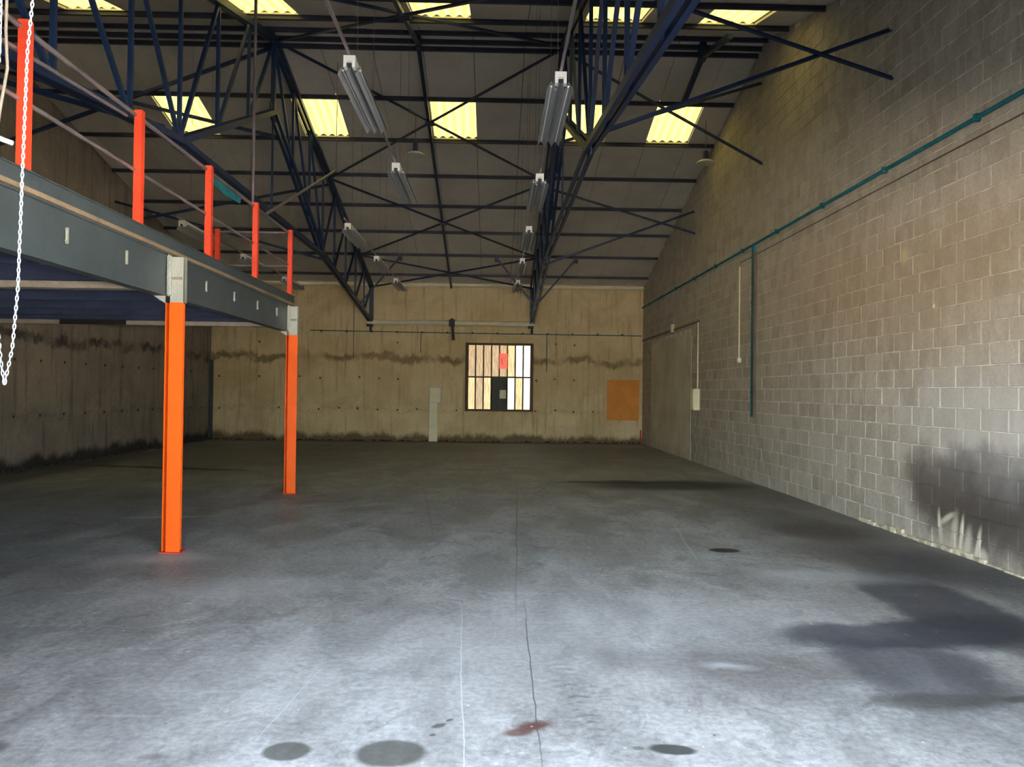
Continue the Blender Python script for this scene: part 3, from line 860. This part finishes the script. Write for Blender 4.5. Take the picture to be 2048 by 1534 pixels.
where = ['nearest', 'second', 'third', 'fourth', 'farthest']
for (rn, x, ks) in rowsL:
    zr = LZ + (0.10 if 'middle' in rn else 0.0)
    for n_, q in enumerate(ks):
        o = proto if first else copy_tree(proto)
        first = False
        o.location = (x, LY[q], zr)
        ww = where[q] if len(ks) == 5 else (['nearest', 'farther'][n_] if len(ks) == 2 else ['nearest', 'middle', 'farthest'][n_])
        tag(o, f'grey twin-tube fluorescent light, {ww} of the {rn}', 'light', 'fluorescent lights hung under the roof')
    # carrier rail of the row with its drop rods
    root = empty('light_rail', (x, LY[ks[0]] - 1.2, zr + 0.13), f'thin grey carrier rail holding the {rn} of lights', 'rail', 'light carrier rails')
    A = At(root)
    ya, yb = LY[ks[0]] - (3.0 if ks[0] == 0 else 0.3), LY[ks[-1]] + 1.9
    A.put(MB().box(x - 0.012, x + 0.012, ya, yb, zr + 0.10, zr + 0.125), 'channel', M['rail'])
    for q in ks:
        for dy in (0.35, 1.25):
            y = LY[q] + dy
            A.put(MB().tube([(x, y, zr + 0.12), (x, y, roof(y) + CE)], 0.0025, 5), 'drop_rod', M['cable'])
# round lamps
for (x, y, z, lb) in ((-1.66, 15.5, 6.30, 'above the middle of the hall'), (4.22, 15.5, 6.25, 'close to the block wall')):
    root = empty('round_lamp', (x, y, z), f'small round white reflector lamp hanging from the roof {lb}', 'lamp', 'round reflector lamps')
    A = At(root)
    A.put(MB().lathe((x, y, z), [(0.19, 0), (0.19, 0.012), (0.14, 0.05), (0.07, 0.075)], 24), 'shade', M['ceramic'], smooth=True)
    A.put(MB().lathe((x, y, z), [(0.05, 0.07), (0.055, 0.10), (0.055, 0.24), (0.03, 0.26)], 14), 'lamp_holder', M['blue_steel'])
    A.put(MB().tube([(x, y, z + 0.26), (x, y, roof(y) + CE)], 0.008, 6), 'suspension_rod', M['cable'])

# ------------------------------------------------------------------ mezzanine
BX = -3.09                        # outer face of the edge beam
BZ0, BZ1, DZ = 2.425, 2.83, 2.98
MY0, MY1 = 3.6, 11.84
mez = empty('mezzanine', (BX, 7.4, 0), 'steel mezzanine on orange columns along the left wall, with a grey edge beam', 'mezzanine')
A = At(mez)
for (ya, yb) in ((MY0, 7.32), (7.50, 11.55)):
    bm_ = MB().ibeam((BX - 0.06, ya, (BZ0 + BZ1) / 2), (BX - 0.06, yb, (BZ0 + BZ1) / 2), 0.11, BZ1 - BZ0, 0.075, 0.013)
    e = A.put(bm_, 'edge_beam', M['grey_steel'])
MZ = At(mez)
for (yc, lb) in ((7.40, 0), (11.62, 1)):
    orange = MB()
    # front plate, web and a rear flange that shows at the left
    orange.box(BX, BX + 0.132, yc - 0.05, yc - 0.038, 0.012, 2.37).box(BX + 0.055, BX + 0.063, yc - 0.04, yc + 0.07, 0.012, 2.37).box(BX - 0.045, BX + 0.10, yc + 0.06, yc + 0.072, 0.012, 2.37)
    orange.box(BX - 0.045, BX - 0.035, yc - 0.03, yc + 0.07, 0.012, 2.37)
    c_ = MZ.put(orange, 'column', M['orange'])
    g = MB().box(BX + 0.005, BX + 0.13, yc - 0.05, yc - 0.038, 2.37, 2.80).box(BX + 0.055, BX + 0.063, yc - 0.04, yc + 0.07, 2.37, 2.80)
    g.box(BX + 0.118, BX + 0.130, yc - 0.055, yc + 0.03, 2.37, 2.80)
    MZ.put(g, 'column_head', M['galv'], c_)
    MZ.put(MB().box(BX - 0.055, BX + 0.145, yc - 0.065, yc + 0.085, 0, 0.010), 'base_plate', M['orange_dull'], c_)
    MZ.put(MB().box(BX + 0.01, BX + 0.125, yc - 0.053, yc - 0.050, 2.585, 2.61), 'weld_mark', M['trim_brown'], c_)
    ep = MZ.put(MB().box(BX - 0.005, BX + 0.0, yc - 0.085, yc - 0.06, BZ0, BZ1 - 0.01).box(BX - 0.02, BX + 0.02, yc - 0.07, yc - 0.055, BZ0 + 0.01, BZ1 - 0.02), 'end_plate', M['galv'], c_)
    for z in (2.50, 2.60, 2.72, 2.77):
        MZ.put(MB().lathe((BX - 0.0, yc - 0.095, z), [(0.013, 0), (0.013, 0.016)], 6, 'y'), 'bolt', M['galv'], c_)
    MZ.put(MB().add([(BX - 0.13, yc - 0.10, BZ0), (BX - 0.02, yc - 0.10, BZ0), (BX - 0.02, yc - 0.10, BZ0 - 0.07), (BX - 0.13, yc - 0.09, BZ0), (BX - 0.02, yc - 0.09, BZ0), (BX - 0.02, yc - 0.09, BZ0 - 0.07)],
                     [(0, 2, 1), (3, 4, 5), (0, 1, 4, 3), (1, 2, 5, 4), (2, 0, 3, 5)]), 'knee_plate', M['galv'], c_)
# columns along the wall side, out of sight behind but carrying the floor
for yc in (4.0, 7.40, 11.62):
    MZ.put(MB().ibeam((XL + 0.15, yc, 0), (XL + 0.15, yc, 2.43), 0.14, 0.14), 'wall_column', M['grey_steel'])
MZ.put(MB().ibeam((BX - 0.06, 3.75, 0), (BX - 0.06, 3.75, 2.43), 0.13, 0.13), 'column', M['orange'])
MZ.put(MB().ibeam((XL + 0.15, MY0, 2.62), (XL + 0.15, MY1, 2.62), 0.11, 0.38), 'wall_beam', M['grey_steel'])
# transverse beams at the column lines with a pale lower flange
for yc in (7.40, 11.62):
    MZ.put(MB().box(XL + 0.1, BX - 0.06, yc - 0.006, yc + 0.006, 2.50, 2.82), 'cross_beam', M['joist'])
    MZ.put(MB().box(XL + 0.1, BX - 0.1, yc - 0.09, yc + 0.05, 2.488, 2.50).box(XL + 0.1, BX - 0.1, yc - 0.10, yc - 0.09, 2.49, 2.55), 'cross_beam_flange', M['joist_pale'])
# darker liner plate on the far cross beam
MZ.put(MB().box(-6.44, -5.47, 11.50, 11.515, 2.485, 2.56), 'liner_plate', M['black'])
for y in (3.8, 4.70, 5.60, 6.50, 8.28, 9.16, 10.05, 10.93):
    mb = MB().box(XL + 0.1, BX - 0.06, y - 0.004, y + 0.004, 2.58, 2.83).box(XL + 0.1, BX - 0.06, y - 0.06, y + 0.004, 2.575, 2.585).box(XL + 0.1, BX - 0.06, y - 0.06, y - 0.052, 2.585, 2.61)
    MZ.put(mb, 'joist', M['joist'])
    if y > 4:
        pl_ = MB().box(BX - 0.012, BX + 0.004, y - 0.004, y + 0.012, 2.59, 2.705)
        for z in (2.605, 2.69):
            pl_.lathe((BX + 0.0, y - 0.022, z), [(0.011, 0), (0.011, 0.016)], 6, 'x')
        MZ.put(pl_, 'bolted_cleat', M['galv'])
# ribbed steel deck seen from below
mb = MB(); N = 0
yy = MY0
while yy < MY1:
    mb.v += [(XL + 0.02, yy, 2.875), (BX - 0.02, yy, 2.875), (XL + 0.02, yy + 0.05, 2.875), (BX - 0.02, yy + 0.05, 2.875),
             (XL + 0.02, yy + 0.07, 2.835), (BX - 0.02, yy + 0.07, 2.835), (XL + 0.02, yy + 0.13, 2.835), (BX - 0.02, yy + 0.13, 2.835)]
    o_ = N * 8
    for q in range(3): mb.f.append((o_ + 2 * q, o_ + 2 * q + 1, o_ + 2 * q + 3, o_ + 2 * q + 2))
    if N: mb.f.append((o_ - 2, o_ - 1, o_ + 1, o_))
    N += 1; yy += 0.15
MZ.put(mb, 'ribbed_deck', M['deck'])
MZ.put(MB().box(XL + 0.02, BX - 0.03, MY0, MY1, 2.90, 2.975), 'floor_boards', M['board'])
# edge channel above the beam, brown trim between
MZ.put(MB().box(BX - 0.03, BX + 0.0, MY0, MY1, 2.87, DZ).box(BX - 0.03, BX + 0.012, MY0, MY1, 2.97, DZ), 'edge_channel', M['grey_steel'])
MZ.put(MB().box(BX - 0.11, BX + 0.025, MY0, MY1, BZ1, BZ1 + 0.012).box(BX - 0.04, BX + 0.008, MY0, MY1, BZ1 + 0.012, BZ1 + 0.04), 'edge_trim', M['trim_brown'])
MZ.put(MB().box(XL + 0.1, BX, MY1 - 0.03, MY1, 2.84, DZ), 'end_channel', M['grey_steel'])

# guard rail along the edge
PZ = 3.97
gr1 = empty('guard_rail', (BX, 7.4, DZ), 'guard rail of orange posts and grey tubes along the open edge of the mezzanine', 'railing')
G = At(gr1)
def post(Gx, x, y, z0=2.98):
    mb = MB().box(x - 0.033, x + 0.033, y - 0.033, y - 0.025, z0, PZ).box(x + 0.025, x + 0.033, y - 0.025, y + 0.03, z0, PZ).box(x - 0.033, x - 0.025, y - 0.025, y + 0.03, z0, PZ)
    return Gx.put(mb, 'post', M['orange_dull'])
PX = BX - 0.035
for y in (5.13, 6.76, 8.40, 10.03, 11.72): post(G, PX, y)
for y in (3.75,): post(G, PX, y)
G.put(MB().tube([(PX - 0.03, MY0, 3.93), (PX - 0.03, 11.72, 3.93)], 0.021, 10), 'top_rail', M['rail'], smooth=True)
G.put(MB().tube([(PX - 0.03, MY0, 3.45), (PX - 0.03, 11.72, 3.45)], 0.017, 10), 'middle_rail', M['rail'], smooth=True)
G.put(MB().tube([(PX - 0.05, MY0, 3.68), (PX - 0.05, 6.62, 3.88)], 0.015, 10), 'extra_rail', M['rail'], smooth=True)
gr2 = empty('guard_rail', (-4.3, 11.75, DZ), 'short guard rail with two grey tubes across the back end of the mezzanine', 'railing')
G = At(gr2)
post(G, -4.32, 11.72); post(G, -4.22, 11.72)
G.put(MB().tube([(-4.3, 11.72, 3.93), (PX, 11.72, 3.93)], 0.019, 10), 'top_rail', M['rail'], smooth=True)
G.put(MB().tube([(-4.3, 11.72, 3.42), (PX, 11.72, 3.42)], 0.017, 10), 'middle_rail', M['rail'], smooth=True)
# pipes above the mezzanine
tag(MB().tube([(-3.35, 10.6, 3.95), (-3.35, 10.6, roof(10.6) + CE)], 0.022, 8).build('drop_pipe', M['rail'], smooth=True), 'thin upright grey pipe rising from the mezzanine rail to the roof', 'pipe')
tag(MB().tube([(-3.13, 10.55, 3.96), (-2.93, 14.0, 5.54)], 0.022, 8).tube([(-2.93, 14.0, 5.54), (-2.93, 14.0, roof(14.0) + CE)], 0.006, 6).build('slanting_pipe', M['rail'], smooth=True), 'slanting grey pipe between mezzanine rail and left truss', 'pipe')
tag(MB().add([(q, y, z) for q in (-3.16, -3.155) for (y, z) in ((8.32, 3.93), (9.55, 3.93), (9.50, 3.83), (9.0, 3.80), (8.5, 3.84))], [(0, 1, 2, 3, 4), (9, 8, 7, 6, 5)] + [(i, i + 5, (i + 1) % 5 + 5, (i + 1) % 5) for i in range(5)]).build('teal_cloth', M['teal']), 'teal cloth hanging from the top rail of the mezzanine', 'cloth')

# ------------------------------------------------------------------ chain of the loading door
ch = empty('door_chain', (-1.67, 2.72, 1.57), 'bright zinc hand chain of the loading door hanging in a loop', 'chain')
path = [(-1.615, 2.70, 4.05), (-1.622, 2.70, 2.92), (-1.640, 2.70, 2.70), (-1.655, 2.71, 2.25), (-1.668, 2.72, 1.90), (-1.690, 2.73, 1.68), (-1.722, 2.74, 1.555),
        (-1.738, 2.75, 1.63), (-1.765, 2.76, 1.80), (-1.80, 2.77, 2.15), (-1.80, 2.77, 2.5), (-1.778, 2.77, 2.75), (-1.77, 2.76, 4.05)]
pts = [Vector(q) for q in path]
seg = []
step = 0.0165
d = 0.0; i = 0; cur = pts[0].copy(); out = [cur.copy()]
while i < len(pts) - 1:
    v = pts[i + 1] - cur
    if v.length > step:
        cur = cur + v.normalized() * step; out.append(cur.copy())
    else:
        i += 1
# one link: an oval ring of round wire
link = MB(); NL, NW = 12, 5
for a in range(NL):
    t = a * 2 * math.pi / NL
    cx, cz = 0.0040 * math.cos(t), 0.0062 * math.sin(t) + (0.0032 if math.sin(t) > 0.1 else -0.0032 if math.sin(t) < -0.1 else 0)
    rx, rz = math.cos(t), math.sin(t)
    for b in range(NW):
        s_ = b * 2 * math.pi / NW
        link.v.append((cx + rx * 0.0023 * math.cos(s_), 0.0023 * math.sin(s_), cz + rz * 0.0023 * math.cos(s_)))
for a in range(NL):
    for b in range(NW):
        link.f.append((a * NW + b, ((a + 1) % NL) * NW + b, ((a + 1) % NL) * NW + (b + 1) % NW, a * NW + (b + 1) % NW))
lm = link.mesh('link', M['chain'])
for n_ in range(len(out) - 1):
    d_ = (out[n_ + 1] - out[n_]).normalized()
    q = d_.to_track_quat('Z', 'Y').to_matrix().to_4x4() @ Matrix.Rotation(R(45) + (n_ % 2) * R(90), 4, 'Z')
    o = bpy.data.objects.new('link', lm); col.objects.link(o); o.parent = ch
    q.translation = (out[n_] + out[n_ + 1]) / 2 - ch.location
    o.matrix_local = q
# cable and pull of the opener at the edge of the picture
cb_ = empty('opener_cable', (-1.80, 2.9, 2.45), 'grey opener cable with a small white pull beside the chain', 'cable')
A = At(cb_)
A.put(MB().tube([(-1.86, 2.95, 4.1), (-1.86, 2.93, 2.9), (-1.845, 2.92, 2.75), (-1.852, 2.9, 2.62), (-1.865, 2.9, 2.52)], 0.006, 6), 'cable', M['cable'], smooth=True)
A.put(MB().tube([(-1.90, 2.9, 2.50), (-1.84, 2.9, 2.475), (-1.81, 2.9, 2.465)], 0.009, 8), 'pull_handle', M['white'], smooth=True)

# ------------------------------------------------------------------ things on the right wall
X = XR - 0.011
cond = empty('teal_conduit', (X, 13.6, 4.24), 'long teal conduit clipped level along the block wall', 'conduit')
A = At(cond)
A.put(MB().tube([(X - 0.03, FY + 0.3, 4.24), (X - 0.03, YB - 0.02, 4.24)], 0.022, 10), 'conduit', M['teal'], smooth=True)
y = 3.75
while y < 23.9:
    A.put(MB().box(X - 0.058, X, y - 0.02, y + 0.02, 4.205, 4.275), 'clip', M['teal'])
    y += 1.745
tag(MB().tube([(X - 0.01, FY + 0.3, 4.05), (X - 0.01, 8, 4.06), (X - 0.01, 14.4, 4.05)], 0.008, 6).build('wall_cable', M['cable']), 'thin dark cable running level just below the teal conduit', 'cable')
dp = empty('teal_duct', (X, 13.6, 1.17), 'upright teal cable duct dropping from the conduit down the block wall', 'cable duct')
A = At(dp)
A.put(MB().box(X - 0.045, X, 13.56, 13.66, 1.17, 4.22), 'duct', M['teal'])
A.put(MB().box(X - 0.050, X - 0.0, 13.50, 13.56, 1.17, 4.10), 'duct_side', M['cable'])
for z in (1.6, 2.4, 3.2, 4.0): A.put(MB().box(X - 0.052, X, 13.54, 13.68, z, z + 0.02), 'clip', M['teal'])
wc = empty('white_conduit', (X, 14.4, 2.21), 'thin white conduit ending in a round white switch beside the teal duct', 'conduit')
A = At(wc)
A.put(MB().tube([(X - 0.015, 14.42, 2.26), (X - 0.015, 14.42, 3.98)], 0.014, 8), 'conduit', M['cream'], smooth=True)
A.put(MB().lathe((X - 0.06, 14.38, 2.21), [(0.03, 0), (0.05, 0.02), (0.05, 0.06)], 14, 'x'), 'switch', M['white'], smooth=True)
bx_ = empty('electrical_box', (X, 17.35, 1.18), 'cream electrical box with coiled dark cable low on the block wall', 'electrical box')
A = At(bx_)
A.put(MB().cbox(X - 0.14, X, 17.22, 17.48, 1.20, 1.68, 0.01), 'case', M['cream'])
A.put(MB().box(X - 0.148, X - 0.14, 17.25, 17.45, 1.24, 1.64), 'cover', M['cream'])
A.put(MB().tube([(X - 0.02, 17.35, 1.68), (X - 0.02, 17.35, 3.2)], 0.015, 8), 'conduit', M['cream'], smooth=True)
cp = []
for i in range(40):
    t = i / 39 * 2 * math.pi * 3
    cp.append((X - 0.05 - 0.01 * math.sin(t * 1.3), 17.66 + 0.07 * math.cos(t), 1.42 + 0.15 * math.sin(t)))
A.put(MB().tube(cp, 0.014, 6), 'coiled_cable', M['black'], smooth=True)
tag(MB().cbox(X - 0.07, X, 19.75, 19.9, 3.16, 3.36, 0.01).build('wall_lamp', M['cream']), 'small white box lamp on the lintel over the rendered patch', 'lamp')
tag(MB().tube([(XR - 0.07, YB - 0.09, 0), (XR - 0.07, YB - 0.09, 0.42)], 0.02, 10).build('red_pipe', M['red'], smooth=True), 'red pipe standing in the far right corner', 'pipe')

# ------------------------------------------------------------------ things on the back wall
win = tag(MB().box(WX0, WX1, YB + 0.06, YB + 0.075, WZ0, WZ1).build('window_1', M['frame_brown']), kind='structure')
win.data = MB().box(WX0 - 0.05, WX0 + 0.02, YB - 0.03, YB + 0.12, WZ0 - 0.05, WZ1 + 0.05).box(WX1 - 0.02, WX1 + 0.05, YB - 0.03, YB + 0.12, WZ0 - 0.05, WZ1 + 0.05) \
    .box(WX0, WX0 + 0.05, YB + 0.0, YB + 0.10, WZ0, WZ1).box(WX1 - 0.05, WX1, YB + 0.0, YB + 0.10, WZ0, WZ1).box(WX0, WX1, YB - 0.03, YB + 0.12, WZ0 - 0.05, WZ0 + 0.015).box(WX0, WX1, YB - 0.03, YB + 0.12, WZ1 - 0.02, WZ1 + 0.05).mesh('window_1', M['frame_brown'])
PW = (WX1 - WX0 - 0.04) / 8
ZM = 2.02
MB().box(WX0, WX1, YB + 0.0, YB + 0.09, ZM - 0.025, ZM + 0.02).build('transom', M['frame_brown'], win)
up_m = ['pane_warm', 'pane_warm', 'pane_warm', 'pane_warm', 'pane_warm', 'pane_yellow', 'pane_white', 'pane_white']
lo_m = ['pane_yellow', 'pane_warm', 'pane_yellow', None, None, 'pane_white', 'pane_yellow', 'pane_white']
for i in range(8):
    a, b = WX0 + 0.02 + i * PW, WX0 + 0.02 + (i + 1) * PW
    MB().box(a + 0.022, b - 0.022, YB + 0.05, YB + 0.06, ZM + 0.02, WZ1 - 0.02).build('pane', M[up_m[i]], win)
    if lo_m[i]: MB().box(a + 0.022, b - 0.022, YB + 0.05, YB + 0.06, WZ0 + 0.015, ZM - 0.025).build('pane', M[lo_m[i]], win)
    if i: MB().box(a - 0.022, a + 0.022, YB + 0.02, YB + 0.08, ZM if 4 == i else WZ0, WZ1).build('mullion', M['frame_brown'], win)
a = WX0 + 0.02 + 3 * PW
MB().cbox(a, a + 2 * PW, YB + 0.02, YB + 0.06, WZ0 + 0.01, ZM - 0.02, 0.005).build('boarded_pane', M['dark_pane'], win)
tag(MB().box(a + PW + 0.02, a + 2 * PW - 0.03, YB + 0.013, YB + 0.02, 1.35, 1.62).build('notice', M['paper']), 'small cream paper notice stuck on the dark board in the window', 'notice')
rs = empty('red_sign', (a + 1.5 * PW, YB + 0.03, 2.45), 'small red sign with a pale mark in the upper window panes', 'sign')
A = At(rs)
A.put(MB().box(a + PW + 0.0, a + 2 * PW, YB + 0.012, YB + 0.019, 2.28, 2.76), 'plate', M['red_glow'])
A.put(MB().tube([(a + 1.5 * PW + 0.05 * math.cos(t / 9 * 5), YB + 0.008, 2.53 + 0.12 * math.sin(t / 9 * 5)) for t in range(10)], 0.012, 6), 'mark', painted('salmon_paint', sr(250, 170, 130), 0.6))
cab = empty('floor_cabinet', (-1.88, YB - 0.15, 0), 'cream electrical cabinet on a tall trunking standing against the back wall left of the window', 'cabinet')
A = At(cab)
A.put(MB().cbox(-2.03, -1.76, YB - 0.16, YB - 0.01, 0, 1.20, 0.012), 'trunking', M['cream'])
A.put(MB().cbox(-2.02, -1.66, YB - 0.24, YB - 0.01, 1.20, 1.68, 0.015), 'cabinet', M['white'])
A.put(MB().box(-1.99, -1.69, YB - 0.248, YB - 0.24, 1.24, 1.64), 'cabinet_door', M['cream'])
tag(MB().cbox(3.50, 4.50, YB - 0.05, YB - 0.012, 0.72, 1.98, 0.004).build('plywood_panel', M['ply']), 'orange plywood board fixed to the back wall by the right corner', 'board')
cd2 = empty('wall_conduit', (-1, YB, 3.38), 'thin teal conduit running level across the back wall with round clips', 'conduit')
A = At(cd2)
A.put(MB().tube([(-5.75, YB - 0.03, 3.40), (-1.0, YB - 0.03, 3.37), (XR - 0.05, YB - 0.03, 3.36)], 0.014, 8), 'conduit', M['teal'], smooth=True)
A.put(MB().tube([(1.60, YB - 0.03, 3.36), (1.60, YB - 0.03, 2.2)], 0.013, 8), 'drop', M['teal'], smooth=True)
x = -5.4
while x < XR:
    A.put(MB().lathe((x, YB - 0.052, 3.38), [(0.02, 0), (0.035, 0.01), (0.035, 0.045)], 10, 'y'), 'clip', M['cable'])
    x += 0.78
tag(MB().tube([(-4.0 - 0.4, YB - 0.03, 4.7), (-4.4, YB - 0.03, 2.55)], 0.010, 6).build('wall_wire', M['cable']), 'thin dark upright wire on the back wall left of the tube', 'wire')
tag(MB().tube([(-2.32, YB - 0.03, 3.36), (-2.32, YB - 0.03, 2.75)], 0.012, 6).build('conduit_drop', M['cable']), 'short dark wire dropping from the back wall conduit', 'wire')
